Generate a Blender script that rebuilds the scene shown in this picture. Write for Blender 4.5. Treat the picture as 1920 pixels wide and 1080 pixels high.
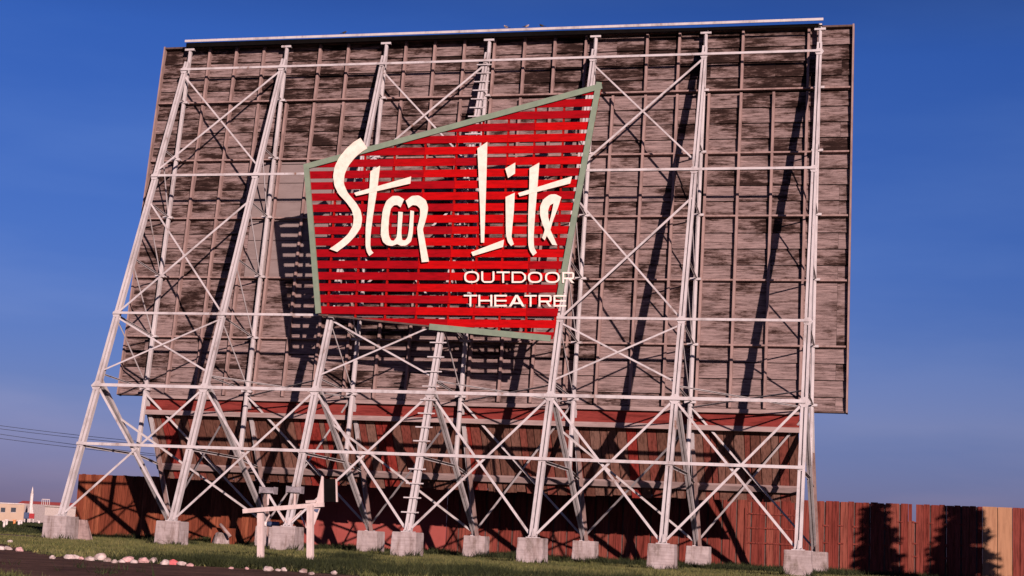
import bpy, bmesh, math, random
import numpy as np
from mathutils import Vector, Matrix
random.seed(7); rng = np.random.default_rng(7)
S = bpy.context.scene
for o in list(bpy.data.objects): bpy.data.objects.remove(o)
col = S.collection

# ------------------------------------------------------------------ camera
FPX = 2977.5
CAM = Vector((47.672, -83.70, 1.115))
YAW, PITCH, ROLL = math.radians(-14.386), math.radians(9.0555), math.radians(2.6915)
cy, sy, cp, sp = math.cos(YAW), math.sin(YAW), math.cos(PITCH), math.sin(PITCH)
FWD = Vector((sy*cp, cy*cp, sp)); r0 = Vector((cy, -sy, 0)); u0 = r0.cross(FWD)
RT = math.cos(ROLL)*r0 + math.sin(ROLL)*u0
UP = -math.sin(ROLL)*r0 + math.cos(ROLL)*u0
cd = bpy.data.cameras.new("camera"); cam = bpy.data.objects.new("camera", cd); col.objects.link(cam)
m = Matrix((RT, UP, -FWD)).transposed().to_4x4(); m.translation = CAM
cam.matrix_world = m
cd.sensor_width = 36; cd.lens = 36*FPX/1920; cd.clip_start = .5; cd.clip_end = 6000
S.camera = cam
S.render.resolution_x, S.render.resolution_y = 1024, 576

def ray(x, y):
    return (FWD + RT*((x-960)/FPX) - UP*((y-540)/FPX)).normalized()
def at(x, y, Y):                                  # point of the photo's pixel on the plane y = Y
    d = ray(x, y); return CAM + d*((Y-CAM.y)/d.y)
def gnd(x, y, z=0):
    d = ray(x, y); return CAM + d*((z-CAM.z)/d.z)

# ------------------------------------------------------------------ sky, sun, exposure
SUND = ray(-215, 1815)                            # direction the light travels
w = bpy.data.worlds.new("World"); S.world = w; w.use_nodes = True
wn = w.node_tree; bgn = wn.nodes['Background']
sky = wn.nodes.new('ShaderNodeTexSky'); sky.sky_type = 'NISHITA'; sky.sun_disc = False
sky.sun_elevation = math.asin(-SUND.z); sky.sun_rotation = math.atan2(-SUND.x, -SUND.y)
sky.air_density = 1.0; sky.dust_density = .6; sky.ozone_density = 2.5; sky.altitude = 300
# deep polarised slide film blue overhead, dusky violet near the horizon, a faint cloud bank low down
tcw = wn.nodes.new('ShaderNodeTexCoord'); spw = wn.nodes.new('ShaderNodeSeparateXYZ'); wn.links.new(tcw.outputs['Generated'], spw.inputs[0])
rw = wn.nodes.new('ShaderNodeValToRGB'); els = rw.color_ramp.elements
SKYT = [(0.0,(.19,.165,.45)),(.035,(.22,.205,.50)),(.075,(.235,.235,.50)),(.12,(.21,.245,.53)),(.18,(.18,.255,.58)),(.30,(.145,.262,.64)),(.40,(.05,.10,.28)),(1.0,(.015,.03,.09))]
while len(els) < len(SKYT): els.new(.5)
for e_, (p_, c_) in zip(els, SKYT): e_.position = p_; e_.color = (*c_, 1)
wn.links.new(spw.outputs['Z'], rw.inputs[0])
mxw = wn.nodes.new('ShaderNodeMix'); mxw.data_type = 'RGBA'; mxw.blend_type = 'MULTIPLY'; mxw.inputs[0].default_value = 1
wn.links.new(sky.outputs[0], mxw.inputs[6]); wn.links.new(rw.outputs[0], mxw.inputs[7])
mpw = wn.nodes.new('ShaderNodeMapping'); mpw.inputs['Scale'].default_value = (1,1,5); wn.links.new(tcw.outputs['Generated'], mpw.inputs[0])
nzw = wn.nodes.new('ShaderNodeTexNoise'); nzw.inputs['Scale'].default_value = 3.2; nzw.inputs['Detail'].default_value = 5; wn.links.new(mpw.outputs[0], nzw.inputs[0])
rcw = wn.nodes.new('ShaderNodeValToRGB'); rcw.color_ramp.elements[0].position = .44; rcw.color_ramp.elements[0].color = (1,1,1,1); rcw.color_ramp.elements[1].position = .66; rcw.color_ramp.elements[1].color = (1.35,1.17,1.05,1); wn.links.new(nzw.outputs[0], rcw.inputs[0])
mx2 = wn.nodes.new('ShaderNodeMix'); mx2.data_type = 'RGBA'; mx2.blend_type = 'MULTIPLY'; mx2.inputs[0].default_value = 1
wn.links.new(mxw.outputs[2], mx2.inputs[6]); wn.links.new(rcw.outputs[0], mx2.inputs[7])
wn.links.new(mx2.outputs[2], bgn.inputs[0]); bgn.inputs[1].default_value = .086
sl = bpy.data.lights.new("sun", 'SUN'); sl.energy = 5; sl.angle = math.radians(.5); sl.color = (1, .785, .70)
so = bpy.data.objects.new("sun", sl); col.objects.link(so)
so.rotation_euler = SUND.to_track_quat('-Z', 'Y').to_euler(); so.location = (60, -60, 60)
S.view_settings.view_transform = 'Standard'; S.view_settings.look = 'None'
S.view_settings.exposure = .7; S.view_settings.gamma = 1

# ------------------------------------------------------------------ helpers
class MB:
    def __init__(s): s.v = []; s.f = []
    def prism(s, pts, d):                          # pts: 3D polygon, extruded by d
        n = len(pts); b = len(s.v); d = Vector(d)
        s.v += [tuple(p) for p in pts] + [tuple(Vector(p)+d) for p in pts]
        s.f.append(tuple(b+i for i in range(n))); s.f.append(tuple(b+n+i for i in reversed(range(n))))
        for i in range(n):
            j = (i+1) % n; s.f.append((b+j, b+i, b+n+i, b+n+j))
    def box(s, a, b):
        x0, y0, z0 = a; x1, y1, z1 = b
        s.prism([(x0,y0,z0),(x1,y0,z0),(x1,y0,z1),(x0,y0,z1)], (0, y1-y0, 0))
    def bar(s, p, q, prof, ref=(0,-1,0), taper=1.0):   # sweep a 2D profile (side, out) from p to q
        p, q = Vector(p), Vector(q); d = (q-p).normalized(); ref = Vector(ref)
        v = (ref - d*ref.dot(d)).normalized(); u = v.cross(d)
        n = len(prof); b = len(s.v)
        for P, k in ((p, 1), (q, taper)):
            s.v += [tuple(P + u*x*k + v*y*k) for x, y in prof]
        s.f.append(tuple(b+i for i in range(n))); s.f.append(tuple(b+n+i for i in reversed(range(n))))
        for i in range(n):
            j = (i+1) % n; s.f.append((b+j, b+i, b+n+i, b+n+j))
    def cyl(s, p, q, r, n=10, r2=None):
        s.bar(p, q, [(r*math.cos(2*math.pi*i/n), r*math.sin(2*math.pi*i/n)) for i in range(n)],
              (0,-1,0) if abs((Vector(q)-Vector(p)).normalized().y) < .9 else (0,0,1), (r2/r if r2 else 1))
    def build(s, name, mat, parent=None, smooth=False):
        me = bpy.data.meshes.new(name); me.from_pydata(s.v, [], s.f)
        bm = bmesh.new(); bm.from_mesh(me); bmesh.ops.recalc_face_normals(bm, faces=bm.faces); bm.to_mesh(me); bm.free()
        me.materials.append(mat)
        if smooth: me.polygons.foreach_set('use_smooth', [True]*len(me.polygons))
        o = bpy.data.objects.new(name, me); col.objects.link(o)
        if parent: o.parent = parent
        return o
def tag(o, label=None, cat=None, group=None, kind=None):
    for k, v in (('label', label), ('category', cat), ('group', group), ('kind', kind)):
        if v: o[k] = v
    return o
def empty(name, loc=(0,0,0), label=None, cat=None, group=None):
    o = bpy.data.objects.new(name, None); col.objects.link(o); o.location = loc
    o.empty_display_size = .2
    return tag(o, label, cat, group)
_base = {}
def part(mb, name, mat, parent, smooth=False):     # world-coordinate mesh under an empty that may be moved
    o = mb.build(name, mat, None, smooth)
    o.parent = parent
    off = Vector((0,0,0)); p = parent
    while p: off += p.location; p = p.parent
    if off.length > 0: o.data.transform(Matrix.Translation(-off))
    return o
def boxp(w_, h_): return [(-w_/2,-h_/2),(w_/2,-h_/2),(w_/2,h_/2),(-w_/2,h_/2)]
def Lp(w_, h_, t=.025):  # angle iron: wide leg faces out (+v), other goes back on the upper side
    return [(-w_/2, h_/2), (w_/2, h_/2), (w_/2, -h_/2), (w_/2-t, -h_/2), (w_/2-t, h_/2-t), (-w_/2, h_/2-t)]
def Hp(w_, h_, g=.05, dpt=.12): # pair of channels with a slot between them
    return [(-w_/2,-h_/2),(-g/2,-h_/2),(-g/2,-h_/2+dpt),(g/2,-h_/2+dpt),(g/2,-h_/2),(w_/2,-h_/2),
            (w_/2,h_/2),(g/2,h_/2),(g/2,h_/2-dpt),(-g/2,h_/2-dpt),(-g/2,h_/2),(-w_/2,h_/2)]
def jit(v=.004): return random.uniform(-v, v)

# ------------------------------------------------------------------ materials
def mat(name, rough=.8, metal=0, spec=.3):
    m_ = bpy.data.materials.new(name); m_.use_nodes = True
    b = m_.node_tree.nodes['Principled BSDF']; b.inputs['Roughness'].default_value = rough
    b.inputs['Metallic'].default_value = metal; b.inputs['Specular IOR Level'].default_value = spec
    return m_, m_.node_tree, b
def ramp(nt, stops, interp='LINEAR'):
    r = nt.nodes.new('ShaderNodeValToRGB'); e = r.color_ramp.elements; r.color_ramp.interpolation = interp
    while len(e) < len(stops): e.new(.5)
    for i, (p, c) in enumerate(stops): e[i].position = p; e[i].color = (*c, 1)
    return r
def noise(nt, scale, stretch=(1,1,1), detail=6, rough=.6, island=False):
    tc = nt.nodes.new('ShaderNodeNewGeometry'); mp = nt.nodes.new('ShaderNodeMapping')
    mp.inputs['Scale'].default_value = stretch; src = tc.outputs['Position']
    nt.links.new(src, mp.inputs['Vector'])
    out = mp.outputs[0]
    if island:                                     # each board gets its own grain
        a = nt.nodes.new('ShaderNodeVectorMath'); a.operation = 'MULTIPLY_ADD'
        cmb = nt.nodes.new('ShaderNodeCombineXYZ')
        for k in range(3): nt.links.new(tc.outputs['Random Per Island'], cmb.inputs[k])
        a.inputs[1].default_value = (37, 53, 71)
        nt.links.new(cmb.outputs[0], a.inputs[0]); nt.links.new(out, a.inputs[2]); out = a.outputs[0]
    n = nt.nodes.new('ShaderNodeTexNoise'); n.inputs['Scale'].default_value = scale
    n.inputs['Detail'].default_value = detail; n.inputs['Roughness'].default_value = rough
    nt.links.new(out, n.inputs['Vector']); return n.outputs[0]
def mix(nt, fac, a, b, mode='MIX'):
    m_ = nt.nodes.new('ShaderNodeMix'); m_.data_type = 'RGBA'; m_.blend_type = mode
    if isinstance(fac, (int, float)): m_.inputs[0].default_value = fac
    else: nt.links.new(fac, m_.inputs[0])
    for k, s in ((6, a), (7, b)):
        if isinstance(s, tuple): m_.inputs[k].default_value = (*s, 1)
        else: nt.links.new(s, m_.inputs[k])
    return m_.outputs[2]
def bump(nt, b, h, strength=.3, dist=.05):
    n = nt.nodes.new('ShaderNodeBump'); n.inputs['Strength'].default_value = strength; n.inputs['Distance'].default_value = dist
    nt.links.new(h, n.inputs['Height']); nt.links.new(n.outputs[0], b.inputs['Normal'])
def island(nt, stops, interp='CONSTANT'):
    g = nt.nodes.new('ShaderNodeNewGeometry'); r = ramp(nt, stops, interp)
    nt.links.new(g.outputs['Random Per Island'], r.inputs[0]); return r.outputs[0]

def m_steel():
    m_, nt, b = mat('painted_steel', .55, 0, .35)
    n1 = noise(nt, .9, (1,1,.35), 8, .7); r1 = ramp(nt, [(.31,(.16,.085,.06)),(.38,(.28,.245,.25)),(.50,(.375,.338,.350)),(.75,(.44,.40,.412))]); nt.links.new(n1, r1.inputs[0])
    n2 = noise(nt, 6, (1,1,.3), 6, .7); r2 = ramp(nt, [(.30,(.62,.50,.48)),(.42,(1,1,1))]); nt.links.new(n2, r2.inputs[0])
    nt.links.new(mix(nt, .7, r1.outputs[0], r2.outputs[0], 'MULTIPLY'), b.inputs['Base Color']); return m_
def m_boards():
    m_, nt, b = mat('weathered_boards', .95, 0, .1)
    big = noise(nt, .42, (.7,1,1.7), 5, .65, True)
    st = noise(nt, 1.4, (.45,1,2.6), 10, .78, True)
    add = nt.nodes.new('ShaderNodeMath'); add.operation = 'MULTIPLY_ADD'; nt.links.new(big, add.inputs[0]); add.inputs[1].default_value = .72; nt.links.new(st, add.inputs[2])
    isl = nt.nodes.new('ShaderNodeNewGeometry'); ad2 = nt.nodes.new('ShaderNodeMath'); ad2.operation = 'MULTIPLY_ADD'
    nt.links.new(isl.outputs['Random Per Island'], ad2.inputs[0]); ad2.inputs[1].default_value = .17; nt.links.new(add.outputs[0], ad2.inputs[2])
    # planks nearer the ground have lost less of their pale coat
    sep = nt.nodes.new('ShaderNodeSeparateXYZ'); nt.links.new(isl.outputs['Position'], sep.inputs[0])
    mr = nt.nodes.new('ShaderNodeMapRange'); nt.links.new(sep.outputs['Z'], mr.inputs[0])
    mr.inputs[1].default_value = 9; mr.inputs[2].default_value = 33; mr.inputs[3].default_value = .15; mr.inputs[4].default_value = .0
    ad3 = nt.nodes.new('ShaderNodeMath'); nt.links.new(ad2.outputs[0], ad3.inputs[0]); nt.links.new(mr.outputs[0], ad3.inputs[1])
    r = ramp(nt, [(.53,(.016,.008,.007)),(.585,(.042,.024,.021)),(.63,(.095,.063,.059)),(.73,(.175,.124,.121))]); sc_ = nt.nodes.new('ShaderNodeMath'); sc_.operation = 'MULTIPLY_ADD'; nt.links.new(ad3.outputs[0], sc_.inputs[0]); sc_.inputs[1].default_value = 1.0; sc_.inputs[2].default_value = -.34; nt.links.new(sc_.outputs[0], r.inputs[0])
    fine = noise(nt, 5, (.16,1,2.6), 7, .8, True); rf = ramp(nt, [(.38,(.22,.17,.16)),(.50,(.92,.92,.92)),(.62,(1.5,1.48,1.48))]); nt.links.new(fine, rf.inputs[0])
    nt.links.new(mix(nt, .75, r.outputs[0], rf.outputs[0], 'MULTIPLY'), b.inputs['Base Color']); bump(nt, b, fine, .35, .03); return m_
def m_wood(name, stops, isl=None, grain=(6,6,.5), gs=1.2, rough=.9, mul=.8, dark=.45):
    m_, nt, b = mat(name, rough, 0, .06)
    base = island(nt, stops, isl or 'LINEAR')
    n1 = noise(nt, gs, grain, 7, .7, True); r = ramp(nt, [(.3,(dark,dark*.92,dark*.9)),(.55,(1,1,1)),(.8,(1.12,1.08,1.05))]); nt.links.new(n1, r.inputs[0])
    nt.links.new(mix(nt, mul, base, r.outputs[0], 'MULTIPLY'), b.inputs['Base Color']); bump(nt, b, n1, .3, .03); return m_
def m_plain(name, c, rough=.6, c2=None, sc=3.0, spec=.3):
    m_, nt, b = mat(name, rough, 0, spec)
    n1 = noise(nt, sc, (1,1,1), 6, .65); c2 = c2 or tuple(x*.7 for x in c)
    r = ramp(nt, [(.35, c2), (.6, c)]); nt.links.new(n1, r.inputs[0]); nt.links.new(r.outputs[0], b.inputs['Base Color']); return m_
def m_concrete():
    m_, nt, b = mat('concrete', .95, 0, .1)
    n1 = noise(nt, 1.1, (1,1,.6), 8, .7); r1 = ramp(nt, [(.3,(.10,.075,.06)),(.45,(.26,.21,.21)),(.65,(.34,.285,.29))]); nt.links.new(n1, r1.inputs[0])
    n2 = noise(nt, 1.3, (1.5,1.5,.22), 6, .7); r2 = ramp(nt, [(.34,(.50,.42,.37)),(.48,(1,1,1))]); nt.links.new(n2, r2.inputs[0])
    n3 = noise(nt, 3, (.2,.2,6), 4, .6); r3 = ramp(nt, [(.4,(.82,.8,.8)),(.55,(1,1,1))]); nt.links.new(n3, r3.inputs[0])
    c = mix(nt, .8, r1.outputs[0], r2.outputs[0], 'MULTIPLY'); c = mix(nt, .8, c, r3.outputs[0], 'MULTIPLY')
    nt.links.new(c, b.inputs['Base Color']); bump(nt, b, n3, .3, .03); return m_
def m_ground():
    m_, nt, b = mat('grassy_soil', 1, 0, .05)
    n1 = noise(nt, .12, (1,1,1), 8, .65); r1 = ramp(nt, [(.35,(.040,.036,.020)),(.5,(.035,.042,.014)),(.65,(.055,.055,.022))]); nt.links.new(n1, r1.inputs[0])
    n2 = noise(nt, 3, (1,1,1), 8, .7); r2 = ramp(nt, [(.35,(.5,.5,.5)),(.6,(1.1,1.1,1.1))]); nt.links.new(n2, r2.inputs[0])
    nt.links.new(mix(nt, .8, r1.outputs[0], r2.outputs[0], 'MULTIPLY'), b.inputs['Base Color']); bump(nt, b, n2, .6, .08); return m_
def m_grass(name, stops):
    m_, nt, b = mat(name, .8, 0, .15)
    n1 = noise(nt, .25, (1,1,1), 6, .65); r1 = ramp(nt, stops); nt.links.new(n1, r1.inputs[0])
    v = island(nt, [(0,(.55,.55,.55)),(.7,(1.0,1.0,1.0)),(1,(1.5,1.35,.95))], 'LINEAR')
    nt.links.new(mix(nt, .85, r1.outputs[0], v, 'MULTIPLY'), b.inputs['Base Color']); return m_
M = {}
M['steel'] = m_steel(); M['boards'] = m_boards(); M['concrete'] = m_concrete(); M['ground'] = m_ground()
M['stud'] = m_wood('stud_timber', [(0,(.20,.132,.122)),(1,(.26,.178,.168))], None, (2,2,.5), 1.5)
M['darktimber'] = m_wood('dark_timber', [(0,(.07,.045,.04)),(1,(.10,.065,.06))], None, (2,2,2), 1.5)
M['patch'] = m_wood('pale_plywood', [(0,(.155,.122,.120)),(1,(.185,.145,.143))], None, (.5,1,2), 1.2, .95, .5, .6)
M['fascia'] = m_wood('red_fascia', [(0,(.135,.022,.019)),(1,(.16,.028,.024))], None, (.5,1,3), 1.4, .9, .9, .35)
M['beam'] = m_wood('grey_beam', [(0,(.22,.155,.15)),(1,(.27,.20,.195))], None, (.4,1,3), 1.2)
M['skirt'] = m_wood('skirt_planks', [(0,(.125,.056,.042)),(.16,(.165,.080,.062)),(.30,(.11,.045,.034)),(.44,(.175,.095,.076)),(.56,(.14,.062,.047)),(.66,(.17,.046,.036)),(.74,(.15,.072,.055)),(.86,(.22,.030,.024)),(.93,(.18,.052,.040))], 'CONSTANT', (5,2,.35), 1.8, .9, .95, .3)
M['slat'] = m_wood('red_slat_paint', [(0,(.21,.0010,.004)),(.35,(.25,.0010,.004)),(.6,(.225,.0010,.005)),(.85,(.29,.0010,.003)),(1,(.40,.0012,.002))], 'LINEAR', (.8,1,4), 1.6, .8, .8, .5)
M['mull'] = m_plain('red_upright_paint', (.26,.004,.003), .8, None, 3, .06)
M['green'] = m_plain('sage_green_paint', (.150,.190,.140), .6, (.125,.16,.12), 2)
M['cream'] = m_plain('cream_paint', (.66,.56,.49), .6, (.56,.46,.40), 3)
M['whitelet'] = m_plain('white_letter_paint', (.68,.60,.55), .6, (.58,.50,.46), 4)
M['fenceL'] = m_wood('brown_fence', [(0,(.105,.026,.015)),(.5,(.14,.036,.020)),(1,(.20,.060,.032))], None, (5,2,.4), 1.6, .9, .95, .25)
M['fenceP'] = m_wood('plywood_fence_red', [(0,(.21,.048,.042)),(1,(.23,.055,.048))], None, (.5,1,.5), 1.0, .9, .5, .7)
M['fenceR'] = m_wood('red_fence', [(0,(.115,.022,.017)),(.25,(.14,.030,.023)),(.5,(.155,.038,.030)),(.75,(.13,.025,.020)),(1,(.18,.052,.038))], None, (6,2,.4), 1.5, .9, 1.0, .22)
M['fenceT'] = m_wood('bare_fence_boards', [(0,(.26,.135,.080)),(1,(.31,.165,.10))], None, (4,2,.4), 1.2, .9, .7, .55)
M['whitewood'] = m_wood('white_painted_wood', [(0,(.43,.34,.33)),(1,(.49,.39,.38))], None, (3,3,.8), 1.5, .8, .6, .6)
def m_dirt():
    m_, nt, b = mat('dirt', 1, 0, .04)
    n1 = noise(nt, .5, (1,1,1), 8, .7); r1 = ramp(nt, [(.35,(.050,.028,.024)),(.6,(.125,.072,.058))]); nt.links.new(n1, r1.inputs[0])
    n2 = noise(nt, 9, (1,1,1), 4, .8); r2 = ramp(nt, [(.36,(.4,.4,.4)),(.5,(1,1,1)),(.64,(1.2,1.15,1.1)),(.70,(2.6,2.4,2.3))]); nt.links.new(n2, r2.inputs[0])
    nt.links.new(mix(nt, .9, r1.outputs[0], r2.outputs[0], 'MULTIPLY'), b.inputs['Base Color']); bump(nt, b, n2, .8, .06); return m_
M['dirt'] = m_dirt()
M['dirt2'] = m_plain('pale_track', (.12,.08,.085), 1, (.08,.05,.05), .5, .05)
M['lampm'] = m_plain('floodlight_metal', (.24,.21,.23), .4, (.13,.11,.12), 4, .5)
M['blackm'] = m_plain('black_panel', (.005,.004,.004), .9, None, 3, .02)
M['cable'] = m_plain('cable', (.02,.02,.025), .7)
M['bird'] = m_plain('bird_feathers', (.03,.028,.035), .7); M['birdpale'] = m_plain('bird_belly', (.35,.26,.24), .8)
M['beige'] = m_plain('beige_wall', (.40,.29,.22), .9, (.36,.26,.20), .3); M['grey'] = m_plain('grey_wall', (.28,.23,.23), .9)
M['palew'] = m_plain('pale_siding', (.40,.33,.31), .9); M['redroof'] = m_plain('red_roof', (.26,.045,.045), .8)
M['glass'] = m_plain('window_glass', (.05,.055,.07), .2); M['white'] = m_plain('white_paint', (.55,.47,.46), .6)
M['orange'] = m_plain('orange_paint', (.6,.22,.08), .6); M['red'] = m_plain('red_sign_paint', (.32,.03,.035), .6); M['blue'] = m_plain('blue_sign_paint', (.06,.08,.15), .6)
M['grass'] = m_grass('grass_blades', [(.32,(.050,.044,.022)),(.45,(.066,.074,.026)),(.58,(.122,.112,.048)),(.72,(.070,.076,.028))])
M['weeds'] = m_grass('weed_leaves', [(.35,(.013,.017,.007)),(.6,(.028,.034,.013)),(.75,(.060,.050,.022))])
M['spruce'] = m_grass('spruce_needles', [(.3,(.015,.030,.012)),(.7,(.03,.055,.02))]); M['bark'] = m_plain('bark', (.09,.06,.045), .9)
M['stonew'] = m_plain('whitewashed_rock', (.48,.39,.38), .9, (.18,.12,.11), 3); M['stonep'] = m_plain('pink_rock', (.50,.30,.30), .9, (.30,.17,.17), 3); M['stoner'] = m_plain('red_painted_rock', (.55,.12,.13), .9, (.32,.08,.09), 3)

# ------------------------------------------------------------------ ground
g = MB(); nx = 40
xs = np.concatenate([np.linspace(-3000,-400,6), np.linspace(-300,200,60), np.linspace(400,3000,6)])
ys = np.concatenate([np.linspace(-400,-100,4), np.linspace(-95,120,60), np.linspace(200,5500,10)])
for y in ys:
    for x in xs: g.v.append((x, y, 0.0))
W_ = len(xs)
for j in range(len(ys)-1):
    for i in range(W_-1):
        a = j*W_+i; g.f.append((a, a+1, a+1+W_, a+W_))
tag(g.build('ground', M['ground']), kind='structure')
def sheet(name, pts, mt, z=.004, sub=6, rag=.4):
    P = []
    for k in range(len(pts)):
        a, b = Vector(pts[k]), Vector(pts[(k+1) % len(pts)])
        for t in range(sub):
            q = a.lerp(b, t/sub); P.append((q.x+random.uniform(-rag,rag), q.y+random.uniform(-rag,rag), z))
    mb = MB(); mb.v = P; mb.f = [tuple(range(len(P)))]
    me = bpy.data.meshes.new(name); me.from_pydata(P, [], mb.f)
    bm = bmesh.new(); bm.from_mesh(me); bmesh.ops.triangulate(bm, faces=bm.faces); bm.to_mesh(me); bm.free()
    me.materials.append(mt); o = bpy.data.objects.new(name, me); col.objects.link(o); return tag(o, kind='structure')
ROAD = [(-14,-3.2),(4,-15.5),(11.9,-24.6),(18.9,-34.6),(24.6,-41.6),(28,-40.9),(30.5,-41.6),(33,-42.0),(35,-43.5),(40,-47),(60,-55),(60,-62),(40,-60),(33,-56.5),(29.5,-54.5),(20,-52),(0,-36),(-20,-16)]
sheet('dirt_road', ROAD, M['dirt'])
sheet('far_track', [(-60,30),(-9,13.2),(-3.5,7.2),(-1.2,3.6),(-3.0,2.4),(-12,6.0),(-60,20)], M['dirt2'], .004, 6, .25)

# ------------------------------------------------------------------ steel frame
A_ = 7.0; H = 1.35; SL = .363
K0Y, K1 = 8.208, .1038                             # columns: y = K0Y + K1*(z-H)
ZK = [32.96, 29.15, 25.12, 21.10, 17.10, 13.10, 9.64]
ZA, ZB, ZBP, ZC, ZD, ZE, ZT = 5.56, 9.17, 10.0, 13.8, 23.29, 31.29, 32.0
RY = 13.915
NL = Vector((0,-1,SL)).normalized()
def pf(i, z, off=0): return Vector((A_*i, SL*(z-H), z)) + NL*off
def pc(i, z, off=0): return Vector((A_*i, K0Y+K1*(z-H)-off, z))
OUT0 = 9.6
def po(i, z):                                      # outer rear leg
    a, b = pf(i, OUT0, -.1), Vector((A_*i, RY, H)); t = (OUT0-z)/(OUT0-H); return a.lerp(b, t)
def pi_(i, z):
    a, b = pc(i, ZK[6]), Vector((A_*i, RY+.12, H)); t = (ZK[6]-z)/(ZK[6]-H); return a.lerp(b, t)
frame = empty('steel_frame', (21, 6, 0), 'white painted steel lattice frame of seven leaning legs holding up the big screen', 'steel frame')
ords = ['first','second','third','fourth','fifth','sixth','seventh']
for i in range(7):
    mb = MB(); mb.bar(pf(i, H+.02), pf(i, ZT), Hp(.39,.32,.07,.14), NL, .78); leg = part(mb, 'front_leg', M['steel'], frame)
    mb = MB(); mb.box((A_*i-.33, -.28, H+.001), (A_*i+.33, .32, H+.045))
    for sx in (-.2,.2):
        mb.cyl((A_*i+sx,-.2,H+.04),(A_*i+sx,-.2,H+.13),.03,6)
    mb.prism([(A_*i-.03,-.28,H+.05),(A_*i-.03,.25,H+.05),(A_*i-.03,.2,H+.5),(A_*i-.03,-.02,H+.5)], (.06,0,0))
    part(mb, 'base_plate', M['steel'], leg)
    mb = MB(); mb.bar(pc(i, 5.45), pc(i, 33.35), boxp(.23,.22), (0,-1,0), .85); mb.bar(pc(i,5.5,.13), pc(i,33.3,.13), boxp(.09,.06), (0,-1,0)); part(mb, 'screen_column', M['steel'], frame)
    mb = MB(); mb.bar(pf(i, OUT0, -.1), (A_*i, RY, H+.02), Hp(.30,.22,.05,.08), (0,-1,0)); rl = part(mb, 'outer_rear_leg', M['steel'], frame)
    mb = MB(); mb.bar(pc(i, ZK[6]), (A_*i+.0, RY+.12, H+.02), boxp(.25,.22), (0,-1,0)); mb.bar(Vector((A_*i+.11,9.3,9.3)), Vector((A_*i+.11,RY,1.6)), boxp(.05,.05), (0,-1,0)); part(mb, 'inner_rear_leg', M['steel'], frame)
    mb = MB(); mb.box((A_*i-.26, RY-.26, H+.001), (A_*i+.26, RY+.30, H+.04)); part(mb, 'base_plate', M['steel'], rl)
    # struts and lacing in the plane of each truss
    for zf, P in ((29.3, pc(i, ZK[1])), (25.35, pc(i, ZK[2])), (21.5, pc(i, ZK[3])), (17.6, pc(i, ZK[4])), (13.75, pc(i, ZK[5])), (ZBP, pc(i, ZK[6]))):
        mb = MB(); mb.bar(pf(i, zf, -.1)+Vector((.07,0,0)), P+Vector((.07,0,0)), Lp(.105,.085), (0,0,1)); part(mb, 'strut', M['steel'], frame)
    mb = MB(); mb.bar(pf(i, ZA, -.1), po(i, 5.45), Lp(.18,.14), (0,0,1)); part(mb, 'strut', M['steel'], frame)
    mb = MB(); mb.bar(po(i, 5.45), pi_(i, 5.0), Lp(.16,.12), (0,0,1)); part(mb, 'strut', M['steel'], frame)
    for zf, P in ((25.2, pc(i, ZK[3]+.1)), (21.3, pc(i, ZK[4]+.1)), (17.4, pc(i, ZK[5]+.1)), (13.6, pc(i, ZK[6]+.3))):
        mb = MB(); mb.bar(pf(i, zf, -.1)-Vector((.07,0,0)), P-Vector((.07,0,0)), Lp(.10,.08), (1,0,0)); part(mb, 'lacing_bar', M['steel'], frame)
    # clip plates tying the column to the girts
    for k in range(7):
        c_ = pc(i, ZK[k]); mb = MB(); mb.box((c_.x-.34, c_.y-.20, c_.z-.06+jit()), (c_.x+.34, c_.y-.13, c_.z+.08)); mb.box((c_.x-.30, c_.y-.13, c_.z-.02), (c_.x-.24, c_.y+.18, c_.z+.06)); mb.box((c_.x+.24, c_.y-.13, c_.z-.02), (c_.x+.30, c_.y+.18, c_.z+.06))
        part(mb, 'clip_plate', M['steel'], frame)
# horizontal rails over the front legs
for z, (w1, h1) in ((ZA,(.18,.14)),(ZB,(.20,.14)),(ZC,(.16,.13)),(ZD,(.17,.13)),(ZE,(.17,.13))):
    mb = MB(); mb.bar(pf(0,z,.20)+Vector((-.2,0,0)), pf(6,z,.20)+Vector((.1,0,0)), Lp(w1,h1), NL)
    for i in range(7):
        c_ = pf(i, z, .165); mb.bar(c_-Vector((.12,0,0)), c_+Vector((.12,0,0)), boxp(.30,.03), NL)
    part(mb, 'horizontal_rail', M['steel'], frame)
for i in range(7):
    for z in (ZB, ZC, ZD, ZE):
        if z > ZC and i in (2,3): continue
        up_ = Vector((0, SL, 1)).normalized(); c_ = pf(i, z, .155); mb = MB(); w2, h2 = (.36,.30) if z == ZB else (.28,.24)
        mb.prism([c_-up_*h2+Vector((-.15,0,0)), c_-up_*h2+Vector((.15,0,0)), c_+Vector((w2,0,0)), c_+up_*h2+Vector((.15,0,0)), c_+up_*h2+Vector((-.15,0,0)), c_+Vector((-w2,0,0))], NL*.014)
        for sx in (-.2,.2):
            q = c_+NL*.014+Vector((sx,0,0)); mb.cyl(q, q+NL*.03, .022, 6)
        part(mb, 'gusset_plate', M['steel'], frame)
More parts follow.
